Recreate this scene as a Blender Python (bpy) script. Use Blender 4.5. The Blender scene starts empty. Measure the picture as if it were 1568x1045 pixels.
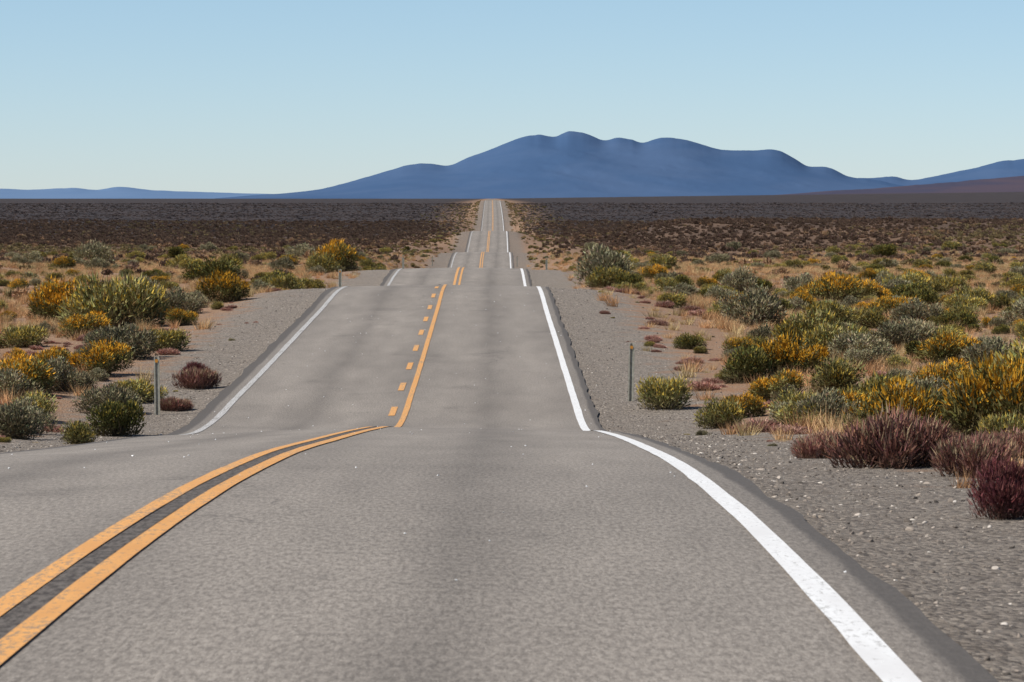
import bpy, math, random
import numpy as np
from mathutils import Vector

rng = np.random.default_rng(7)
random.seed(7)
sc = bpy.context.scene
EYE = 1.75          # camera height above the world zero
FPX = 5000.0

# ------------------------------------------------------------------ helpers
def pchip(xs, ys):
    xs = np.array(xs, float); ys = np.array(ys, float)
    h = np.diff(xs); dl = np.diff(ys) / h
    m = np.zeros_like(xs)
    m[0] = dl[0]; m[-1] = dl[-1]
    for i in range(1, len(xs) - 1):
        m[i] = (dl[i-1] * h[i] + dl[i] * h[i-1]) / (h[i] + h[i-1])
    def f(x):
        x = np.asarray(x, float)
        xc_ = np.clip(x, xs[0], xs[-1])
        k = np.clip(np.searchsorted(xs, xc_, side='right') - 1, 0, len(xs) - 2)
        t = (xc_ - xs[k]) / h[k]
        t2 = t * t; t3 = t2 * t
        return ((2*t3 - 3*t2 + 1) * ys[k] + (t3 - 2*t2 + t) * h[k] * m[k]
                + (-2*t3 + 3*t2) * ys[k+1] + (t3 - t2) * h[k] * m[k+1])
    return f

def hash2(ix, iy, s):
    n = (ix.astype(np.int64) * 374761393 + iy.astype(np.int64) * 668265263 + s * 1442695041) & 0x7fffffff
    n = ((n ^ (n >> 13)) * 1274126177) & 0x7fffffff
    n = (n ^ (n >> 16)) & 0xffff
    return n / 65535.0

def vnoise(x, y, s=0):
    x = np.asarray(x, float); y = np.asarray(y, float)
    ix = np.floor(x); iy = np.floor(y)
    fx = x - ix; fy = y - iy
    fx = fx*fx*(3-2*fx); fy = fy*fy*(3-2*fy)
    a = hash2(ix, iy, s); b = hash2(ix+1, iy, s)
    c = hash2(ix, iy+1, s); d = hash2(ix+1, iy+1, s)
    return (a*(1-fx)+b*fx)*(1-fy) + (c*(1-fx)+d*fx)*fy

def fbm(x, y, s=0, o=4):
    v = 0; a = .5; t = 0
    for i in range(o):
        v = v + a * vnoise(np.asarray(x)*2**i, np.asarray(y)*2**i, s+i*17); t += a; a *= .5
    return v / t

def sstep(a, b, x):
    t = np.clip((np.asarray(x, float) - a) / (b - a), 0, 1)
    return t*t*(3-2*t)

# ------------------------------------------------------------------ terrain
road_z = pchip([-40, 0, 12, 15.5, 20.5, 28.3, 37.5, 49.3, 55, 58, 60.5, 63.5, 70, 79, 89, 105, 118, 124, 130, 145, 160,
                171, 185, 195, 205, 230, 300, 360, 391, 425, 445, 465, 500, 540, 575, 620, 680, 705, 730, 790, 900, 1000, 1058, 1300, 1500, 1640, 1800, 2300],
               [-1.7, -1.7, -1.77, -1.82, -1.94, -2.25, -2.76, -3.47, -3.84, -4.07, -4.22, -4.29, -4.2, -4.04, -3.83, -3.5, -3.21, -3.25, -3.5, -4.3, -4.62,
                -4.55, -4.22, -4.12, -4.32, -6.0, -8.9, -9.2, -8.45, -7.4, -7.25, -7.6, -9.6, -10.6, -9.9, -8.5, -6.9, -6.85, -7.3, -10.2, -13.2, -12.2, -10.7, -5.4, -2.3, -0.75, -1.6, -3.0])
field_z = pchip([-40, 0, 15, 22, 33, 42, 55, 70, 90, 120, 160, 200, 300, 400, 600, 800, 1000, 1300, 1640, 2200, 3000, 60000],
                [-1.8, -1.8, -1.95, -2.13, -2.6, -2.95, -3.55, -3.95, -4.1, -4.2, -4.5, -4.8, -6.0, -7.0, -8.5, -9.2, -9.0, -6.3, -2.9, -1.6, -1.3, -1.3])
center_x = pchip([-40, 12, 28, 40, 60, 120, 195, 391, 700, 1058, 1640, 2300],
                 [-2.1, -2.06, -1.98, -1.9, -1.86, -1.85, -1.8, -1.25, -0.3, 0.5, 0.7, 0.7])

def camber(xr, d):
    a = np.minimum(np.abs(xr), 4.3)
    return .02*a + .032*np.where(xr < 0, a, 0)*np.exp(-((np.asarray(d, float)-44)/16.0)**2)

def height(x, d):
    x = np.asarray(x, float); d = np.asarray(d, float)
    xr = x - center_x(d); a = np.abs(xr)
    rz = road_z(d) - camber(xr, d)
    fz = field_z(d) + 0.12*(fbm(x*.35, d*.35, 3)-.5)*sstep(6, 10, a) + 0.9*(fbm(x*.02, d*.02, 9)-.5)*sstep(10, 40, a)*sstep(80, 200, d)
    # the dark lava rise right of the road
    fz = fz + 4.3*sstep(16, 50, x)*np.exp(-((d-760)/150.0)**2)*(.85+.3*fbm(x*.02, d*.004, 77)) + 1.2*sstep(40, 90, x)*np.exp(-((d-560)/60.0)**2)
    fz = fz + 0.013*np.maximum(x, 0)*sstep(1500, 4000, d)
    w = sstep(4.6, 13.0, a)
    roadbed_end = sstep(1700, 2200, d)
    w = np.maximum(w, roadbed_end)
    z = rz*(1-w) + fz*w
    z = z - 0.035 - 0.03*sstep(4.0, 4.6, a)
    z = z + 0.05*(fbm(x*1.3, d*1.3, 5)-.5)*sstep(4.2, 5.2, a)
    return z + EYE

rows = np.concatenate([np.arange(-30, 10, 2.0), np.arange(10, 70, .5), np.arange(70, 240, 1.0), np.arange(240, 500, 3.0),
                       np.arange(500, 1700, 8.0), 1700*1.05**np.arange(0, 66)])
def new_obj(name, verts, faces, mat=None, uv=None, smooth=True, parent=None, cols=None):
    me = bpy.data.meshes.new(name)
    me.from_pydata([tuple(v) for v in verts], [], [tuple(int(i) for i in f) for f in faces])
    if uv is not None:
        l = me.uv_layers.new(name='UVMap')
        li = np.zeros(len(me.loops), np.int32); me.loops.foreach_get('vertex_index', li)
        l.data.foreach_set('uv', np.asarray(uv, np.float32)[li].ravel())
    if cols is not None:
        c = me.color_attributes.new('Col', 'FLOAT_COLOR', 'POINT')
        c.data.foreach_set('color', np.asarray(cols, np.float32).ravel())
    if smooth:
        me.polygons.foreach_set('use_smooth', np.ones(len(me.polygons), bool))
    if mat: me.materials.append(mat)
    me.update()
    ob = bpy.data.objects.new(name, me)
    sc.collection.objects.link(ob)
    if parent: ob.parent = parent
    return ob

def grid_faces(nr, nc):
    i = np.arange(nr-1)[:, None]*nc + np.arange(nc-1)[None, :]
    i = i.ravel()
    return np.stack([i, i+1, i+nc+1, i+nc], 1)

# ------------------------------------------------------------------ node helpers
def mat_new(name):
    m = bpy.data.materials.new(name); m.use_nodes = True
    nt = m.node_tree; b = nt.nodes['Principled BSDF']
    b.inputs['Roughness'].default_value = .9
    b.inputs['Specular IOR Level'].default_value = .15
    return m, nt, b
class NB:
    def __init__(s, nt): s.nt = nt
    def n(s, t, **k):
        o = s.nt.nodes.new(t)
        for a, v in k.items(): setattr(o, a, v)
        return o
    def L(s, a, b): s.nt.links.new(a, b)
    def put(s, sock, v):
        if isinstance(v, bpy.types.NodeSocket): s.L(v, sock)
        elif v is not None: sock.default_value = v
    def math(s, op, a, b=None, c=None, clamp=False):
        o = s.n('ShaderNodeMath', operation=op); o.use_clamp = clamp
        s.put(o.inputs[0], a); s.put(o.inputs[1], b); s.put(o.inputs[2], c)
        return o.outputs[0]
    def mr(s, v, a, b, c=0., d=1., smooth=True):
        o = s.n('ShaderNodeMapRange'); o.interpolation_type = 'SMOOTHSTEP' if smooth else 'LINEAR'
        s.put(o.inputs['Value'], v)
        o.inputs['From Min'].default_value = a; o.inputs['From Max'].default_value = b
        o.inputs['To Min'].default_value = c; o.inputs['To Max'].default_value = d
        return o.outputs[0]
    def mix(s, f, a, b, mode='MIX'):
        o = s.n('ShaderNodeMix', data_type='RGBA', blend_type=mode)
        s.put(o.inputs[0], f); s.put(o.inputs[6], a); s.put(o.inputs[7], b)
        return o.outputs[2]
    def noise(s, vec, scale, detail=3, rough=.55, dist=0.):
        o = s.n('ShaderNodeTexNoise'); s.put(o.inputs['Vector'], vec)
        o.inputs['Scale'].default_value = scale; o.inputs['Detail'].default_value = detail
        o.inputs['Roughness'].default_value = rough; o.inputs['Distortion'].default_value = dist
        return o.outputs['Fac']
    def vscale(s, vec, x, y, z=1.):
        o = s.n('ShaderNodeVectorMath', operation='MULTIPLY'); s.put(o.inputs[0], vec); o.inputs[1].default_value = (x, y, z)
        return o.outputs[0]
    def ramp(s, f, pts):
        o = s.n('ShaderNodeValToRGB'); s.put(o.inputs[0], f)
        e = o.color_ramp.elements
        while len(e) < len(pts): e.new(.5)
        for q, (p, c) in zip(e, pts):
            q.position = p; q.color = (c, c, c, 1) if not isinstance(c, tuple) else (*c, 1)
        return o.outputs[0]
    def bump(s, h, strength, dist, bsdf):
        o = s.n('ShaderNodeBump'); s.put(o.inputs['Height'], h)
        o.inputs['Strength'].default_value = strength; o.inputs['Distance'].default_value = dist
        s.L(o.outputs[0], bsdf.inputs['Normal'])
def C(r, g, b): return (r, g, b, 1)

# ------------------------------------------------------------------ asphalt
def asphalt_mat():
    m, nt, b = mat_new('old_asphalt'); N = NB(nt)
    uv = N.n('ShaderNodeUVMap').outputs[0]
    sep = N.n('ShaderNodeSeparateXYZ'); N.L(uv, sep.inputs[0])
    wob = N.math('MULTIPLY', N.math('SUBTRACT', N.noise(N.vscale(uv, .3, .12), 1., 3), .5), .55)
    a = N.math('ABSOLUTE', N.math('ADD', sep.outputs[0], wob))
    lane = N.ramp(N.math('DIVIDE', a, 4.2), [(0., .86), (.07, .94), (.2, 1.06), (.34, .98), (.43, .78), (.53, .94), (.64, 1.06), (.8, .98), (.88, .90), (1., .82)])
    fine = N.noise(N.vscale(uv, 1., .22), 34., 3, .8)
    fine2 = N.noise(N.vscale(uv, 1., .30), 70., 2, .8)
    med = N.noise(N.vscale(uv, 1., .20), 1.6, 5, .62)
    big = N.noise(N.vscale(uv, .35, .07), 1., 4, .6)
    col = N.mix(N.mr(fine, .30, .70), C(.172, .150, .127), C(.345, .305, .260))
    col = N.mix(N.mr(fine2, .62, .76, 0, .9), col, C(.60, .55, .48))
    col = N.mix(N.mr(fine2, .40, .28, 0, .8), col, C(.085, .073, .061))
    col = N.mix(1., col, lane, 'MULTIPLY')
    mm = N.n('ShaderNodeCombineColor')
    v = N.math('MULTIPLY', N.mr(med, .25, .75, .86, 1.12, False), N.mr(big, .3, .7, .86, 1.11, False))
    st = N.noise(N.vscale(uv, .45, .30), 1., 4, .6, .4)
    v = N.math('MULTIPLY', v, N.mr(st, .56, .72, 1., .84))
    for i in range(3): N.L(v, mm.inputs[i])
    col = N.mix(1., col, mm.outputs[0], 'MULTIPLY')
    vo = N.n('ShaderNodeTexVoronoi', feature='DISTANCE_TO_EDGE')
    vo.inputs['Scale'].default_value = .24
    wv = N.n('ShaderNodeVectorMath', operation='ADD')
    nn = N.n('ShaderNodeTexNoise'); N.L(uv, nn.inputs['Vector']); nn.inputs['Scale'].default_value = 1.3; nn.inputs['Detail'].default_value = 5
    sc2 = N.n('ShaderNodeVectorMath', operation='SCALE'); N.L(nn.outputs['Color'], sc2.inputs[0]); sc2.inputs['Scale'].default_value = 1.6
    N.L(uv, wv.inputs[0]); N.L(sc2.outputs[0], wv.inputs[1]); N.L(wv.outputs[0], vo.inputs['Vector'])
    crack = N.mr(vo.outputs['Distance'], .0, .010, .38, 0.)
    crack = N.math('MULTIPLY', crack, N.mr(big, .50, .60))
    col = N.mix(crack, col, C(.06, .053, .047))
    ra = N.math('ABSOLUTE', sep.outputs[0])
    edge = N.mr(N.math('ADD', ra, N.math('MULTIPLY', N.math('SUBTRACT', med, .5), .16)), 3.84, 3.91, 0, .8)
    col = N.mix(edge, col, C(.085, .076, .068))
    N.L(col, b.inputs['Base Color'])
    b.inputs['Roughness'].default_value = .8
    b.inputs['Specular IOR Level'].default_value = .2
    N.bump(fine, .5, .006, b)
    return m
M_ASPH = asphalt_mat()

def strip(name, u0, u1, d0, d1, lift, mat, parent, ragged=0.0, ncol=2):
    ds = rows[(rows > d0) & (rows < d1)]
    ds = np.concatenate([[d0], ds, [d1]])
    us = np.linspace(u0, u1, ncol)
    V = []; UV = []
    for d in ds:
        cx = float(center_x(d)); rz = float(road_z(d))
        for k, u in enumerate(us):
            uu = u
            if ragged and k == 0: uu = u + ragged*(fbm(d*.9, 3.1, 21)-.5)
            if ragged and k == ncol-1: uu = u + ragged*(fbm(d*.9, 8.7, 22)-.5)
            V.append((cx+uu, d, rz - float(camber(uu, d)) + EYE + lift)); UV.append((uu, d))
    return new_obj(name, V, grid_faces(len(ds), ncol), mat, UV, parent=parent)

road = bpy.data.objects.new('desert_highway', None); sc.collection.objects.link(road)
road.empty_display_size = .5
strip('asphalt', -4.1, 4.0, -30, 2200, 0, M_ASPH, road, .18, 17)

def paint_mat(name, c1, c2, wear, lo):
    m, nt, b = mat_new(name); N = NB(nt)
    uv = N.n('ShaderNodeUVMap').outputs[0]
    f = N.noise(N.vscale(uv, 1., .35), 26., 5, .8); g = N.noise(N.vscale(uv, 1., .3), 3., 4, .6)
    col = N.mix(N.mr(g, .3, .7), C(*c1), C(*c2))
    w = N.mr(N.math('ADD', N.math('MULTIPLY', f, .7), N.math('MULTIPLY', g, .3)), lo, lo+.10, wear, 0.)
    col = N.mix(w, col, C(.20, .18, .155))
    N.L(col, b.inputs['Base Color']); b.inputs['Roughness'].default_value = .7
    return m
M_WHITE = paint_mat('white_road_paint', (.82, .82, .80), (.70, .69, .67), .6, .38)
M_WHITE2 = paint_mat('worn_white_road_paint', (.62, .61, .59), (.45, .44, .42), .9, .43)
M_YEL = paint_mat('yellow_road_paint', (.78, .40, .13), (.64, .32, .11), .75, .41)
M_TAR, nt_, b_ = mat_new('tar_seam'); 
_N = NB(nt_); _uv = _N.n('ShaderNodeUVMap').outputs[0]
_N.L(_N.mix(_N.mr(_N.noise(_N.vscale(_uv, 1., .3), 22., 4, .8), .38, .62), C(.065, .056, .05), C(.16, .14, .122)), b_.inputs['Base Color'])

strip('white_edge_line', 3.55, 3.70, -30, 2200, .008, M_WHITE, road, .02)
strip('white_edge_line_left', -3.70, -3.56, 56.5, 2200, .008, M_WHITE2, road, .03)
strip('yellow_line_right', .075, .19, -30, 2200, .008, M_YEL, road, .015)
strip('yellow_line_left', -.17, -.055, -30, 55.5, .008, M_YEL, road, .015)
strip('centre_tar_seam', -.05, .07, -30, 55.5, .004, M_TAR, road, .03)
d = 58.0; k = 0
while d < 135:
    strip('yellow_dash_%d' % k, -.19, -.06, d, d+2.3, .008, M_YEL, road); d += 6.6; k += 1
strip('yellow_line_left_far', -.20, -.06, 165, 2200, .008, M_YEL, road, .015)

# ------------------------------------------------------------------ ground
offs = [0, 1.3, 2.6, 3.7, 4.1]
o = 4.35
while o < 9: offs.append(o); o += .3
st = .35
while o < 24000: offs.append(o); st *= 1.09; o += st
offs = np.array(offs); offs = np.concatenate([-offs[:0:-1], offs])
D, O = np.meshgrid(rows, offs, indexing='ij')
X = center_x(D) + O
Z = height(X, D)
V = np.stack([X.ravel(), D.ravel(), Z.ravel()], 1)

def ground_mat():
    m, nt, b = mat_new('desert_ground'); N = NB(nt)
    uv = N.n('ShaderNodeUVMap').outputs[0]
    sep = N.n('ShaderNodeSeparateXYZ'); N.L(uv, sep.inputs[0])
    a = N.math('ABSOLUTE', sep.outputs[0]); v = sep.outputs[1]
    n1 = N.noise(uv, .9, 5, .6); n2 = N.noise(uv, 14., 4, .7); n3 = N.noise(uv, 22., 5, .85)
    nb = N.noise(N.vscale(uv, .05, .02), 1., 5, .6)
    vor = N.n('ShaderNodeTexVoronoi'); vor.inputs['Scale'].default_value = 24.; N.L(uv, vor.inputs['Vector'])
    vs = N.n('ShaderNodeSeparateColor'); N.L(vor.outputs['Color'], vs.inputs[0])
    grav = N.mix(vs.outputs[0], C(.12, .100, .083), C(.42, .36, .295))
    grav = N.mix(N.mr(n3, .40, .62, 0., .35), grav, C(.24, .203, .168))
    grav = N.mix(N.mr(n1, .5, .75, 0, .4), grav, C(.20, .158, .12))
    soil = N.mix(N.mr(n2, .3, .7), C(.26, .155, .095), C(.42, .27, .17))
    soil = N.mix(N.mr(n1, .45, .65, 0, .6), soil, C(.33, .18, .10))
    soil = N.mix(N.mr(vs.outputs[1], .8, .9, 0, .6), soil, C(.34, .28, .22))
    gm = N.mr(N.math('ADD', a, N.math('MULTIPLY', N.math('SUBTRACT', n1, .5), 5.)), 5.8, 7.4)
    col = N.mix(gm, grav, soil)
    farc = N.mix(N.mr(nb, .35, .65), C(.125, .080, .052), C(.20, .123, .075))
    fm = N.math('MULTIPLY', N.mr(N.math('ADD', v, N.math('MULTIPLY', nb, 220.)), 280., 640.), N.mr(a, 8., 26., .35, 1.))
    col = N.mix(fm, col, farc)
    vfar = N.mix(N.mr(nb, .4, .6), C(.044, .037, .037), C(.056, .044, .041))
    col = N.mix(N.math('MULTIPLY', N.mr(v, 500., 1000.), N.mr(a, 6., 30.)), col, vfar)
    N.L(col, b.inputs['Base Color'])
    hgt = N.math('ADD', N.math('MULTIPLY', vor.outputs['Distance'], -1.), n3)
    N.bump(hgt, .9, .04, b)
    return m
new_obj('desert_ground', V, grid_faces(len(rows), len(offs)), ground_mat(), np.stack([O.ravel(), D.ravel()], 1))

# ------------------------------------------------------------------ mountains
def mountain(name, pts, dist, depth, mat, base=-3., rough=1., seed=1, step=8.):
    px = np.array([p[0] for p in pts], float); py = np.array([p[1] for p in pts], float)
    f = pchip(px, py)
    n = int((px[-1]-px[0])/step*3); cols_ = np.linspace(px[0], px[-1], n)
    xs = (cols_-752)/FPX*dist
    hr = (305-f(cols_))/FPX*dist - base
    hr = hr + (fbm(xs*.02*15000/dist, xs*0, seed, 4)-.5)*dist*.0004*np.clip(hr/(.006*dist), 0.1, 1)
    hr = np.maximum(hr, .2)
    k = np.exp(-np.linspace(-2, 2, 61)**2); k /= k.sum()
    hs = np.convolve(np.pad(hr, 30, mode='edge'), k, mode='valid')
    T = np.concatenate([np.linspace(-1, 0, 60), np.linspace(0, 1, 8)[1:]])
    V = []
    for t in T:
        s = (1-abs(t))**1.2
        y = dist + t*depth
        hh = hr + (hs-hr)*min(1, abs(t)*3.0)
        q = xs/(dist*.022)
        rid = fbm(q + t*3.6 + .6*fbm(q*1.3, np.full_like(xs, t*5), seed+9), np.full_like(xs, t*4.2), seed+3, 5)-.5
        z = hh*s + rough*rid*hh*math.sin(math.pi*min(1, abs(t)))**.8
        V.append(np.stack([xs*(y/dist), np.full_like(xs, y), (z+base)*1.0+EYE], 1))
    V = np.concatenate(V)
    return new_obj(name, V, grid_faces(len(T), len(xs)), mat)

def hill_mat(name, c1, c2, sc_):
    m, nt, b = mat_new(name); N = NB(nt)
    g = N.n('ShaderNodeNewGeometry').outputs['Position']
    n = N.noise(N.vscale(g, sc_, sc_*.3, sc_*4), 1., 5, .55, .5)
    N.L(N.mix(N.mr(n, .35, .65), C(*c1), C(*c2)), b.inputs['Base Color'])
    b.inputs['Roughness'].default_value = 1; b.inputs['Specular IOR Level'].default_value = 0
    return m
M_BLUE = hill_mat('haze_painted_rock', (.058, .108, .205), (.072, .122, .220), .0018)  # blue of the aerial haze is put into the rock colour
M_BLUE2 = hill_mat('far_haze_painted_rock', (.12, .195, .32), (.13, .205, .33), .002)  # paler blue: stronger distance haze painted into the base colour
M_PURP = hill_mat('purple_brown_slope', (.062, .062, .094), (.085, .069, .090), .004)
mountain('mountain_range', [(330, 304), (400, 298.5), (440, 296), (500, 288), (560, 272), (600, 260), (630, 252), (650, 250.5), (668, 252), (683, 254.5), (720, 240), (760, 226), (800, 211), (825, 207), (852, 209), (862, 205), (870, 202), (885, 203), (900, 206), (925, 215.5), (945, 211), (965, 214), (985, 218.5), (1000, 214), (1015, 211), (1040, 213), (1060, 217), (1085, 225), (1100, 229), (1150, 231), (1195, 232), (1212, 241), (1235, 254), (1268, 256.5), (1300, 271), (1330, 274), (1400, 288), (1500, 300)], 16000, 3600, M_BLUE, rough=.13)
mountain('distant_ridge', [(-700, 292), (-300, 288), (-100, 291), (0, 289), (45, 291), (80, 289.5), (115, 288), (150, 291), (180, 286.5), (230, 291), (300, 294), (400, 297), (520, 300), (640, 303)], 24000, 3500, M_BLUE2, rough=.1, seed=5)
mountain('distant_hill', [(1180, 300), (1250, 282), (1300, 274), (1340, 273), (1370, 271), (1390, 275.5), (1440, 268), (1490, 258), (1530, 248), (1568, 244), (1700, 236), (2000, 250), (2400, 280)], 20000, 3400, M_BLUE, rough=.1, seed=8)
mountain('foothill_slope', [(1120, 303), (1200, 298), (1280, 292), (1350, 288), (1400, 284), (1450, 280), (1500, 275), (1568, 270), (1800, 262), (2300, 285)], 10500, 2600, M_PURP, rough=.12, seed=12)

# ------------------------------------------------------------------ plants
def leaf_mat():
    m = bpy.data.materials.new('shrub_foliage'); m.use_nodes = True
    nt = m.node_tree; N = NB(nt); nt.nodes.remove(nt.nodes['Principled BSDF'])
    at = N.n('ShaderNodeAttribute'); at.attribute_name = 'Col'
    oi = N.n('ShaderNodeObjectInfo')
    r = N.mr(oi.outputs['Random'], 0, 1, .72, 1.25, False)
    sca = N.n('ShaderNodeVectorMath', operation='SCALE'); N.L(at.outputs['Color'], sca.inputs[0]); N.L(r, sca.inputs['Scale'])
    df = N.n('ShaderNodeBsdfDiffuse'); N.L(sca.outputs[0], df.inputs[0])
    N.L(df.outputs[0], nt.nodes['Material Output'].inputs['Surface'])
    return m
M_LEAF = leaf_mat()

def bush_mesh(name, n, nclump, H, ln, w, base, top, topfrac, seed, up=.8, stem=(.16, .115, .08)):
    r = np.random.default_rng(seed)
    R = .5
    ang = r.uniform(0, 6.283, nclump); rad = np.sqrt(r.uniform(0, 1, nclump))*R*.72
    cr = r.uniform(.15, .26, nclump)*(1-.3*rad/R)
    cz = np.maximum(H*(1-(rad/R)**2*.55)*r.uniform(.75, 1.05, nclump) - cr*.9, cr*.3)
    c = np.stack([np.cos(ang)*rad, np.sin(ang)*rad, cz], 1)
    k = r.integers(0, nclump, n)
    u = r.normal(size=(n, 3)); u /= np.linalg.norm(u, axis=1)[:, None]
    rr = r.uniform(0, 1, n)**.38
    p = c[k] + u*(cr[k]*rr)[:, None]
    sk = r.uniform(0, 1, n) < .22
    p[sk, 2] *= r.uniform(0.05, .8, sk.sum())
    p[:, 2] = np.abs(p[:, 2])
    out = p/np.maximum(np.linalg.norm(p, axis=1)[:, None], .05)
    dr = u*.5 + out*.4 + np.array([0, 0, up]) + r.normal(size=(n, 3))*.35
    dr /= np.linalg.norm(dr, axis=1)[:, None]
    side = np.cross(dr, r.normal(size=(n, 3))); side /= np.linalg.norm(side, axis=1)[:, None]
    L = ln*r.uniform(.6, 1.4, n); W = w*r.uniform(.6, 1.4, n)
    a = p - side*W[:, None]; b_ = p + side*W[:, None]; t = p + dr*L[:, None]
    V = np.stack([a, b_, t], 1).reshape(-1, 3)
    base = np.array(base); top = np.array(top)
    colr = base[None, :]*r.uniform(.6, 1.35, (n, 1))*(1 + r.normal(size=(n, 3))*.08)
    cb = r.uniform(.75, 1.22, nclump)[k]; colr *= cb[:, None]
    ht = p[:, 2]/H
    shell = (rr > .6) & (u[:, 2] > -.1) & (ht > .38)
    fl = shell & (r.uniform(0, 1, n) < topfrac*(r.uniform(.25, 1.3, nclump)[k]))
    colr[fl] = top[None, :]*r.uniform(.65, 1.25, (fl.sum(), 1))
    inner_shade = np.clip((.75-rr)*2.0, 0, .5)[:, None]  # painted occlusion: blades inside a clump get a darker colour
    colr = colr*(1-inner_shade*.7)
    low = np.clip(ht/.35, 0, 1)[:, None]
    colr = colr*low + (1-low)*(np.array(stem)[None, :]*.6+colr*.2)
    colr = np.clip(colr, 0.005, .9)
    SV = []; SC = []
    for i in range(nclump*4):
        e = c[r.integers(0, nclump)] + r.normal(size=3)*.09
        q = np.array([r.normal()*.05, r.normal()*.05, -.02]); s = np.cross(e-q, r.normal(size=3)); s = s/np.linalg.norm(s)*.009
        SV += [q-s, q+s, e]; SC += [stem]*3
    V = np.concatenate([V, np.array(SV)]); nf = len(V)//3
    F = np.arange(nf*3).reshape(-1, 3)
    cols = np.ones((len(V), 4)); cols[:n*3, :3] = np.repeat(colr, 3, axis=0); cols[n*3:, :3] = np.array(SC)
    me = bpy.data.meshes.new(name)
    me.from_pydata(V.tolist(), [], F.tolist())
    ca = me.color_attributes.new('Col', 'FLOAT_COLOR', 'POINT'); ca.data.foreach_set('color', cols.astype(np.float32).ravel())
    me.materials.append(M_LEAF); me.update()
    return me

def grass_mesh(name, n, H, spread, w, base, seed):
    r = np.random.default_rng(seed)
    q = np.stack([r.normal(size=n)*spread, r.normal(size=n)*spread, np.full(n, -.02)], 1)
    lean = r.normal(size=(n, 2))*.35 + q[:, :2]*2.
    h = H*r.uniform(.5, 1.15, n)
    t = q + np.stack([lean[:, 0]*h, lean[:, 1]*h, h], 1)
    s = np.cross(t-q, r.normal(size=(n, 3))); s = s/np.linalg.norm(s, axis=1)[:, None]*w
    V = np.stack([q-s, q+s, t], 1).reshape(-1, 3)
    col = np.ones((n*3, 4)); cc = np.array(base)[None]*r.uniform(.65, 1.35, (n, 1))
    col[:, :3] = np.repeat(cc, 3, axis=0)
    me = bpy.data.meshes.new(name); me.from_pydata(V.tolist(), [], np.arange(n*3).reshape(-1, 3).tolist())
    ca = me.color_attributes.new('Col', 'FLOAT_COLOR', 'POINT'); ca.data.foreach_set('color', col.astype(np.float32).ravel())
    me.materials.append(M_LEAF); me.update(); return me

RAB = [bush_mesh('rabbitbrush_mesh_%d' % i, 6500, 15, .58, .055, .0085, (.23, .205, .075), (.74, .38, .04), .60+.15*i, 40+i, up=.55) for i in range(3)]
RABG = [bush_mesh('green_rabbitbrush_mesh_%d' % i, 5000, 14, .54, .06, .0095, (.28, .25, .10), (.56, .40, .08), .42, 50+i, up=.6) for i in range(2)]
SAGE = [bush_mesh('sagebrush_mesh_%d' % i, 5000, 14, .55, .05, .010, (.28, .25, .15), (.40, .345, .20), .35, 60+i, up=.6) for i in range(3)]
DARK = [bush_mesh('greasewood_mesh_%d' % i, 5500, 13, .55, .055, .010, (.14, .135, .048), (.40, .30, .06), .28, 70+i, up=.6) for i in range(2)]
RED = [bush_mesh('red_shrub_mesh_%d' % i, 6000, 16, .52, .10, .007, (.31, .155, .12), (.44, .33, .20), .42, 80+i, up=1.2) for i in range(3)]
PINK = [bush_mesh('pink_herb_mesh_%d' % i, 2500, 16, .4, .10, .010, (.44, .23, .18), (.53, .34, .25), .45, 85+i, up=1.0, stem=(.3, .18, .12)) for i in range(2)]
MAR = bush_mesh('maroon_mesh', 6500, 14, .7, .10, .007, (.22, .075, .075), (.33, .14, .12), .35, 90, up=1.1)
GR = [grass_mesh('grass_tuft_mesh_%d' % i, 100, .42, .10, .0085, c, 95+i) for i, c in enumerate([(.64, .41, .21), (.54, .31, .155), (.52, .39, .20)])]
FD = [bush_mesh('low_scrub_mesh_%d' % i, 300, 8, .5, .14, .043, b, t, .4, 110+i) for i, (b, t) in enumerate([
    ((.25, .162, .106), (.32, .21, .14)), ((.170, .113, .083), (.22, .150, .107)), ((.28, .22, .115), (.37, .28, .13)), ((.38, .24, .14), (.48, .30, .17))])]
FY = [bush_mesh('far_green_mesh_%d' % i, 300, 8, .5, .14, .043, b, t, .4, 120+i) for i, (b, t) in enumerate([
    ((.28, .24, .11), (.46, .32, .08)), ((.24, .21, .11), (.34, .28, .13)), ((.46, .31, .17), (.55, .38, .22))])]
VF = [bush_mesh('plain_scrub_mesh_%d' % i, 150, 8, .5, .16, .060, b, b, .4, 130+i, stem=(.1, .08, .07)) for i, b in enumerate([
    (.160, .130, .122), (.145, .122, .120), (.175, .134, .114)])]

def stone_mesh(name, seed):
    import bmesh
    r = np.random.default_rng(seed)
    bm = bmesh.new(); bmesh.ops.create_icosphere(bm, subdivisions=2, radius=.5)
    nv = [r.normal(size=3) for _ in range(7)]
    for v in bm.verts:
        c = v.co.copy()
        for q in nv:
            q = q/np.linalg.norm(q); dd = c.x*q[0]+c.y*q[1]+c.z*q[2]
            if dd > .33: c -= Vector(q)*(dd-.33)
        v.co = Vector((c.x*1.15, c.y*.9, c.z*.7))
    me = bpy.data.meshes.new(name); bm.to_mesh(me); bm.free(); return me
m, nt, b = mat_new('stone'); N = NB(nt); oi = N.n('ShaderNodeObjectInfo')
cr_ = N.n('ShaderNodeValToRGB'); N.L(oi.outputs['Random'], cr_.inputs[0])
e = cr_.color_ramp.elements; e[0].color = C(.08, .068, .057); e[1].color = C(.68, .62, .54)
for p_, c_ in [(.35, C(.17, .143, .118)), (.6, C(.30, .25, .203)), (.9, C(.46, .40, .335))]:
    q = e.new(p_); q.color = c_
N.L(cr_.outputs[0], b.inputs['Base Color']); M_STONE = m
ST = [stone_mesh('stone_mesh_%d' % i, 200+i) for i in range(4)]
for s_ in ST: s_.materials.append(M_STONE)
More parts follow.
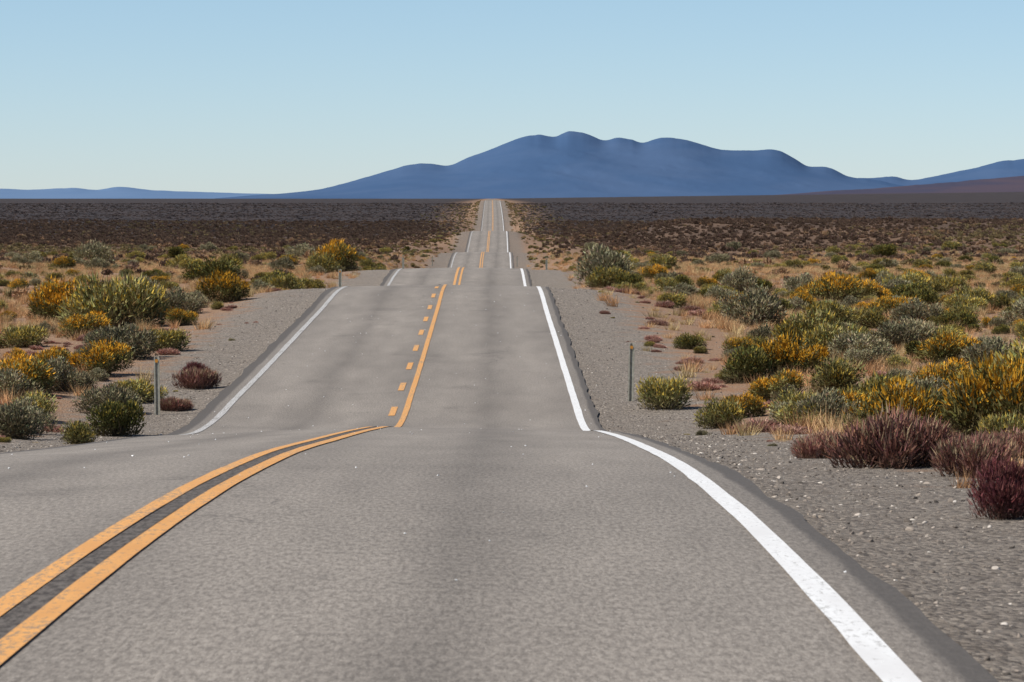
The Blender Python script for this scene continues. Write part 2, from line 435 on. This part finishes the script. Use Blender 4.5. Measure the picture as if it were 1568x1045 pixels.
m, nt, b = mat_new('glint_chip'); b.inputs['Base Color'].default_value = C(.85, .84, .80); b.inputs['Roughness'].default_value = .25  # near-white base colour imitates glints on the asphalt
b.inputs['Specular IOR Level'].default_value = .5
GLINT = stone_mesh('glint_chip_mesh', 230); GLINT.materials.append(m)

def collection(name, meshes):
    c = bpy.data.collections.new(name)
    for i, me in enumerate(meshes):
        o_ = bpy.data.objects.new('%s_%02d' % (name, i), me); c.objects.link(o_)
    return c

def scatter(name, P, scl, idx, meshes, flat=1.0, tilt=.12):
    n = len(P)
    me = bpy.data.meshes.new(name); me.vertices.add(n); me.vertices.foreach_set('co', P.astype(np.float32).ravel())
    rot = np.stack([rng.normal(size=n)*tilt, rng.normal(size=n)*tilt, rng.uniform(0, 6.283, n)], 1)
    a = me.attributes.new('rot', 'FLOAT_VECTOR', 'POINT'); a.data.foreach_set('vector', rot.astype(np.float32).ravel())
    s3 = np.stack([scl, scl, scl*flat*rng.uniform(.8, 1.2, n)], 1)
    a = me.attributes.new('scl', 'FLOAT_VECTOR', 'POINT'); a.data.foreach_set('vector', s3.astype(np.float32).ravel())
    a = me.attributes.new('idx', 'INT', 'POINT'); a.data.foreach_set('value', idx.astype(np.int32))
    ob = bpy.data.objects.new(name, me); sc.collection.objects.link(ob)
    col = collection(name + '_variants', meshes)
    g = bpy.data.node_groups.new(name + '_gn', 'GeometryNodeTree')
    g.interface.new_socket('Geometry', in_out='INPUT', socket_type='NodeSocketGeometry')
    g.interface.new_socket('Geometry', in_out='OUTPUT', socket_type='NodeSocketGeometry')
    gi = g.nodes.new('NodeGroupInput'); go = g.nodes.new('NodeGroupOutput')
    ip = g.nodes.new('GeometryNodeInstanceOnPoints'); ci = g.nodes.new('GeometryNodeCollectionInfo')
    ci.inputs['Collection'].default_value = col
    ci.inputs['Separate Children'].default_value = True; ci.inputs['Reset Children'].default_value = True
    def na(nm, t):
        q = g.nodes.new('GeometryNodeInputNamedAttribute'); q.data_type = t; q.inputs['Name'].default_value = nm
        return [s for s in q.outputs if s.enabled and s.name == 'Attribute'][0]
    g.links.new(gi.outputs[0], ip.inputs['Points']); g.links.new(ci.outputs[0], ip.inputs['Instance'])
    ip.inputs['Pick Instance'].default_value = True
    g.links.new(na('idx', 'INT'), ip.inputs['Instance Index'])
    g.links.new(na('rot', 'FLOAT_VECTOR'), ip.inputs['Rotation'])
    g.links.new(na('scl', 'FLOAT_VECTOR'), ip.inputs['Scale'])
    g.links.new(ip.outputs[0], go.inputs[0])
    mo = ob.modifiers.new('scatter', 'NODES'); mo.node_group = g
    return ob

def sample(n, d0, d1, wf=.22, w0=12., amin=5.5, power=2.0):
    dd = (rng.uniform(0, 1, n)*(d1**power - d0**power) + d0**power)**(1/power)
    xx = rng.uniform(-1, 1, n)*(wf*dd + w0)
    a = np.abs(xx - center_x(dd)); k = a > amin
    return xx[k], dd[k], a[k]
def P3(x, d, sink=.02): return np.stack([x, d, height(x, d)-sink], 1)

# gravel on the shoulders
x, d, a = sample(120000, 9, 130, .05, 6.5, 4.05, 1.2)
k = (a < 4.3 + rng.exponential(1.5, len(a)))
x, d = x[k], d[k]; n = len(x)
scatter('gravel', P3(x, d, .002), np.clip(rng.lognormal(-3.75, .45, n), .012, .085), rng.integers(0, 4, n), ST, .8, .5)
# white chips on the carriageway, their pale colour stands in for sun glints
n = 150; d = rng.uniform(9, 115, n); u = rng.uniform(-3.9, 3.9, n)
P = np.stack([center_x(d)+u, d, road_z(d)-camber(u, d)+EYE+.003], 1)
scatter('road_glint_chips', P, rng.uniform(.010, .020, n)*(1+d/90), np.zeros(n), [GLINT], .8, .4)

# dry grass
x, d, a = sample(56000, 25, 440, .19, 10, 5.6, 1.45)
k = (fbm(x*.16, d*.08, 31) + rng.normal(size=len(x))*.07 > .42) & (rng.uniform(0, 1, len(x)) < .12 + sstep(6, 11, a)*(1-.6*sstep(300, 440, d)))
x, d = x[k], d[k]; n = len(x)
scatter('dry_grass', P3(x, d), rng.uniform(.40, 1.0, n), rng.integers(0, 3, n), GR)
# small weeds creeping onto the gravel
x, d, a = sample(700, 24, 120, .05, 7, 5.2, 1.2)
k = (a < 9) & (fbm(x*.5, d*.3, 35) > .5); x, d = x[k], d[k]; n = len(x)
scatter('roadside_weeds', P3(x, d), rng.lognormal(-1.7, .35, n), rng.integers(0, 4, n), [RABG[0], SAGE[0], PINK[0], GR[2]], .7)
# mixed scrub in the middle distance
x, d, a = sample(8000, 38, 520, .20, 10, 7.2, 1.35)
k = (fbm(x*.12, d*.05, 43) + rng.normal(size=len(x))*.04 > .475) & (rng.uniform(0, 1, len(x)) < 1-.76*sstep(100, 220, d)-.13*sstep(250, 500, d))
x, d, a = x[k], d[k], a[k]; n = len(x)
kinds = RAB + RABG + SAGE + DARK
t = rng.uniform(0, 1, n)
fy = .18*(1-.6*sstep(120, 250, d))
idx = np.where(t < fy, rng.integers(0, 3, n), np.where(t < .53, rng.integers(3, 5, n), np.where(t < .84, rng.integers(5, 8, n), rng.integers(8, 10, n))))
scatter('desert_scrub', P3(x, d), rng.lognormal(.03, .40, n)*(.85+.3*sstep(60, 150, d)), idx, kinds, .85)
# low reddish plants close to the shoulder
x, d, a = sample(3200, 50, 190, .10, 10, 6.2, 1.5)
k = (fbm(x*.25, d*.10, 51) + rng.normal(size=len(x))*.05 > .55) & (a < 11)
x, d = x[k], d[k]; n = len(x)
scatter('red_groundcover', P3(x, d), rng.lognormal(-.85, .35, n), rng.integers(0, 2, n), PINK, .6)
# brown scrub
x, d, a = sample(54000, 130, 1150, .21, 20, 9., 1.6)
k = (rng.uniform(0, 1, len(x)) < .10+.9*sstep(200, 700, d+260*(fbm(x*.03, d*.012, 61)-.5))) & (rng.uniform(0, 1, len(x)) < .2 + sstep(10, 30, a))
x, d, a = x[k], d[k], a[k]; n = len(x)
pt = fbm(x*.03, d*.008, 66) + rng.normal(size=n)*.08
idx = np.where(pt < .44, 1, np.where(pt < .51, 0, np.where(pt < .58, 3, 2)))
dk = (rng.uniform(0, 1, n) < sstep(430, 800, d)*sstep(8, 30, np.abs(x))*.85); idx = np.where(dk, 1, idx)
scatter('brown_scrub', P3(x, d, .03), rng.lognormal(-.1, .3, n), idx, FD, .85)
# verge scrub following the road
x, d, a = sample(9000, 190, 1640, .0, 28., 6.0, 1.2)
k = rng.uniform(0, 1, len(x)) < np.exp(-(a-6)/9.)
x, d = x[k], d[k]; n = len(x)
scatter('verge_scrub', P3(x, d, .03), rng.lognormal(-.35, .3, n), rng.integers(0, 3, n), FY, .8)
# far plain scrub
x, d, a = sample(38000, 850, 1750, .21, 30, 10., 1.3)
n = len(x)
scatter('plain_scrub', P3(x, d, .05), rng.lognormal(0., .3, n)*1.05, rng.integers(0, 3, n), VF, .42)

# individually recognisable plants:  kind, x, distance, width, height factor
plants = [
 ('maroon_shrub', MAR, 3.40, 21.6, .52, 1.0), ('red_shrub', RED[0], 4.15, 28, .78, .9), ('red_shrub', RED[1], 3.75, 30.5, 1.15, .85),
 ('red_shrub', RED[2], 3.5, 34, .75, .75), ('red_shrub', RED[0], 4.75, 31.5, .9, .7), ('red_shrub', RED[1], 5.5, 34, .8, .7),
 ('rabbitbrush', RAB[2], 6.5, 41, 1.65, 1.15), ('rabbitbrush', RAB[1], 5.4, 43, 1.4, 1.0), ('rabbitbrush', RABG[0], 6.0, 37.5, .9, .9),
 ('rabbitbrush', RABG[0], 3.6, 68, 1.3, 1.05), ('rabbitbrush', RABG[1], 4.35, 62, 1.15, .9), ('rabbitbrush', RAB[1], 5.0, 65, 1.0, .9),
 ('greasewood_bush', DARK[0], 6.0, 75, 1.6, .95), ('rabbitbrush', RAB[2], 6.95, 76, 1.95, .9), ('sagebrush', SAGE[0], 8.4, 105, 2.4, .95),
 ('rabbitbrush', RABG[0], 10.8, 104, 2.3, .8), ('sagebrush', SAGE[1], 11.9, 155, 2.4, .95), ('sagebrush', SAGE[2], 11.9, 92, 1.8, .9),
 ('rabbitbrush', RAB[0], 11.3, 80, 1.9, .8), ('sagebrush', SAGE[0], 9.3, 82, 1.8, .8), ('rabbitbrush', RABG[1], 7.4, 70, 1.7, .8),
 ('greasewood_bush', DARK[1], 5.4, 88, 1.0, .8), ('sagebrush', SAGE[1], 12.1, 78, 1.7, .8), ('rabbitbrush', RAB[1], 9.1, 66, 1.6, .85),
 ('rabbitbrush', RAB[1], 9.4, 190, 1.8, .9), ('greasewood_bush', DARK[0], 12.2, 320, 2.8, .8), ('sagebrush', SAGE[0], 7.4, 58, 1.4, .8),
 ('rabbitbrush', RAB[0], 8.2, 52, 1.45, .85), ('sagebrush', SAGE[1], 6.5, 52, 1.3, .75), ('rabbitbrush', RABG[1], 5.4, 56, 1.2, .75),
 ('rabbitbrush', RAB[0], 6.3, 58, 1.4, .8), ('greasewood_bush', DARK[1], 7.5, 46, 1.5, .85), ('sagebrush', SAGE[2], 8.2, 61, 1.5, .8), ('rabbitbrush', RABG[1], 5.9, 63, 1.3, .8),
 ('rabbitbrush', RAB[2], -9.4, 115, 2.0, .95), ('sagebrush', SAGE[0], -14.5, 135, 2.4, .85), ('greasewood_bush', DARK[1], -11.7, 108, 1.7, .95),
 ('sagebrush', SAGE[1], -10.0, 140, 1.6, .9), ('rabbitbrush', RAB[1], -12.1, 97, 1.8, .75), ('sagebrush', SAGE[2], -9.5, 84, 2.2, .75),
 ('rabbitbrush', RABG[0], -8.7, 87, 1.5, .8), ('greasewood_bush', DARK[0], -6.95, 61, 1.35, .9), ('sagebrush', SAGE[0], -8.05, 55, 1.3, .8),
 ('red_shrub', RED[0], -6.65, 74, 1.15, .8), ('maroon_shrub', MAR, -7.0, 77, .8, .65), ('red_shrub', RED[2], -6.6, 68, .8, .7),
 ('rabbitbrush', RABG[1], -6.5, 51.5, .78, .9), ('rabbitbrush', RABG[0], -13, 91, 1.6, .75), ('sagebrush', SAGE[1], -9.6, 72, 1.6, .8),
 ('sagebrush', SAGE[2], -7.9, 67, 1.4, .8), ('rabbitbrush', RABG[1], -9.0, 64, 1.4, .75), ('rabbitbrush', RAB[0], -9.7, 210, 1.8, .8),
 ('rabbitbrush', RAB[1], -10.6, 78, 1.5, .75), ('sagebrush', SAGE[1], -8.6, 60, 1.4, .8), ('rabbitbrush', RABG[0], -7.6, 70, 1.3, .75), ('sagebrush', SAGE[0], -10.3, 69, 1.5, .8),
]
for nm, me, x, d, w, hf in plants:
    o_ = bpy.data.objects.new(nm, me); sc.collection.objects.link(o_)
    o_.location = (x, d, float(height(x, d))-.02); o_.scale = (w, w, w*hf*1.05); o_.rotation_euler = (0, 0, random.uniform(0, 6.28))

# ------------------------------------------------------------------ delineator posts
m, nt, b = mat_new('weathered_post'); N = NB(nt)
tc = N.n('ShaderNodeTexCoord').outputs['Object']
N.L(N.mix(N.mr(N.noise(tc, 14., 5, .65), .35, .65), C(.26, .25, .20), C(.38, .36, .30)), b.inputs['Base Color'])
b.inputs['Roughness'].default_value = .6; M_POST = m
m, nt, b = mat_new('amber_reflector'); N = NB(nt)
vv = N.n('ShaderNodeTexVoronoi'); vv.inputs['Scale'].default_value = 90
N.L(N.mix(vv.outputs['Distance'], C(.6, .28, .05), C(.4, .16, .03)), b.inputs['Base Color']); b.inputs['Roughness'].default_value = .3; M_REF = m
def post(x, d, h=1.25, lean=(0, 0), yaw=0.):
    e_ = bpy.data.objects.new('delineator_post', None); sc.collection.objects.link(e_); e_.empty_display_size = .3
    e_.location = (x, d, float(height(x, d))-.05); e_.rotation_euler = (lean[0], lean[1], yaw)
    prof = [(-.055, -.012), (-.035, -.012), (-.022, .018), (.022, .018), (.035, -.012), (.055, -.012), (.055, -.016), (.030, -.016), (.018, .012), (-.018, .012), (-.030, -.016), (-.055, -.016)]
    V = []; n = len(prof)
    for z, s in [(-.3, 1), (0, 1), (h*.5, 1), (h-.03, 1), (h, .8)]:
        V += [(px_*s*1.15, py_, z) for px_, py_ in prof]
    F = [(r_*n+i, r_*n+(i+1) % n, (r_+1)*n+(i+1) % n, (r_+1)*n+i) for r_ in range(4) for i in range(n)]
    F += [tuple(range(n-1, -1, -1)), tuple(4*n+i for i in range(n))]
    new_obj('channel', V, F, M_POST, smooth=False, parent=e_)
    V = []; F = []
    for y_ in (-.018, -.028):
        V += [(math.cos(t)*.036, y_, h-.09+math.sin(t)*.036) for t in np.linspace(0, 2*math.pi, 20, endpoint=False)]
    F = [tuple(range(20, 40)), tuple(range(19, -1, -1))] + [(i, (i+1) % 20, 20+(i+1) % 20, 20+i) for i in range(20)]
    new_obj('reflector', V, F, M_REF, smooth=False, parent=e_)
post(-6.85, 67, 1.25, (0, -.01), -.35); post(3.0, 70, 1.3, (0, .02), -.3); post(-5.75, 124.5, .75, yaw=-.3); post(-5.3, 197, .9, yaw=-.3)
post(3.4, 200, .8, yaw=-.3); post(3.2, 400, 1.4, yaw=-.3); post(-7.2, 400, 1.3, yaw=-.3)

# ------------------------------------------------------------------ light, sky, camera
EL, AZ = math.radians(51), math.radians(-104)
s = Vector((math.sin(AZ)*math.cos(EL), math.cos(AZ)*math.cos(EL), math.sin(EL)))
su = bpy.data.lights.new('sun', 'SUN'); su.energy = 5.0; su.angle = math.radians(.5); su.color = (1, .95, .88)
so = bpy.data.objects.new('sun', su); sc.collection.objects.link(so); so.rotation_euler = s.to_track_quat('Z', 'Y').to_euler()
w = bpy.data.worlds.new('World'); sc.world = w; w.use_nodes = True
nt = w.node_tree; bg = nt.nodes['Background']; N = NB(nt)
sk = nt.nodes.new('ShaderNodeTexSky'); sk.sky_type = 'NISHITA'; sk.sun_disc = False
sk.sun_elevation = EL; sk.sun_rotation = AZ % (2*math.pi); sk.altitude = 2300; sk.air_density = 1.0; sk.dust_density = .3; sk.ozone_density = 2.5
tcw = N.n('ShaderNodeTexCoord').outputs['Generated']; sz = N.n('ShaderNodeSeparateXYZ'); N.L(tcw, sz.inputs[0])
tint = N.ramp(N.mr(sz.outputs[2], 0, .25, 0, 1, False), [(0., (.74, .82, 1.0)), (.26, (.86, .92, .97)), (1., (.74, .74, .74))])
nt.links.new(N.mix(1., sk.outputs[0], tint, 'MULTIPLY'), bg.inputs[0]); bg.inputs[1].default_value = .116

cam = bpy.data.cameras.new('camera'); co = bpy.data.objects.new('camera', cam); sc.collection.objects.link(co)
cam.sensor_width = 36; cam.lens = 36*FPX/1568
cam.clip_start = .1; cam.clip_end = 120000
co.location = (0, 0, EYE)
co.rotation_euler = (math.radians(90) - math.atan(217.5/FPX), 0, -math.atan(32/FPX))
cam.dof.use_dof = True; cam.dof.focus_distance = 75; cam.dof.aperture_fstop = 13
sc.camera = co
sc.view_settings.view_transform = 'Standard'; sc.view_settings.look = 'None'; sc.view_settings.exposure = 0
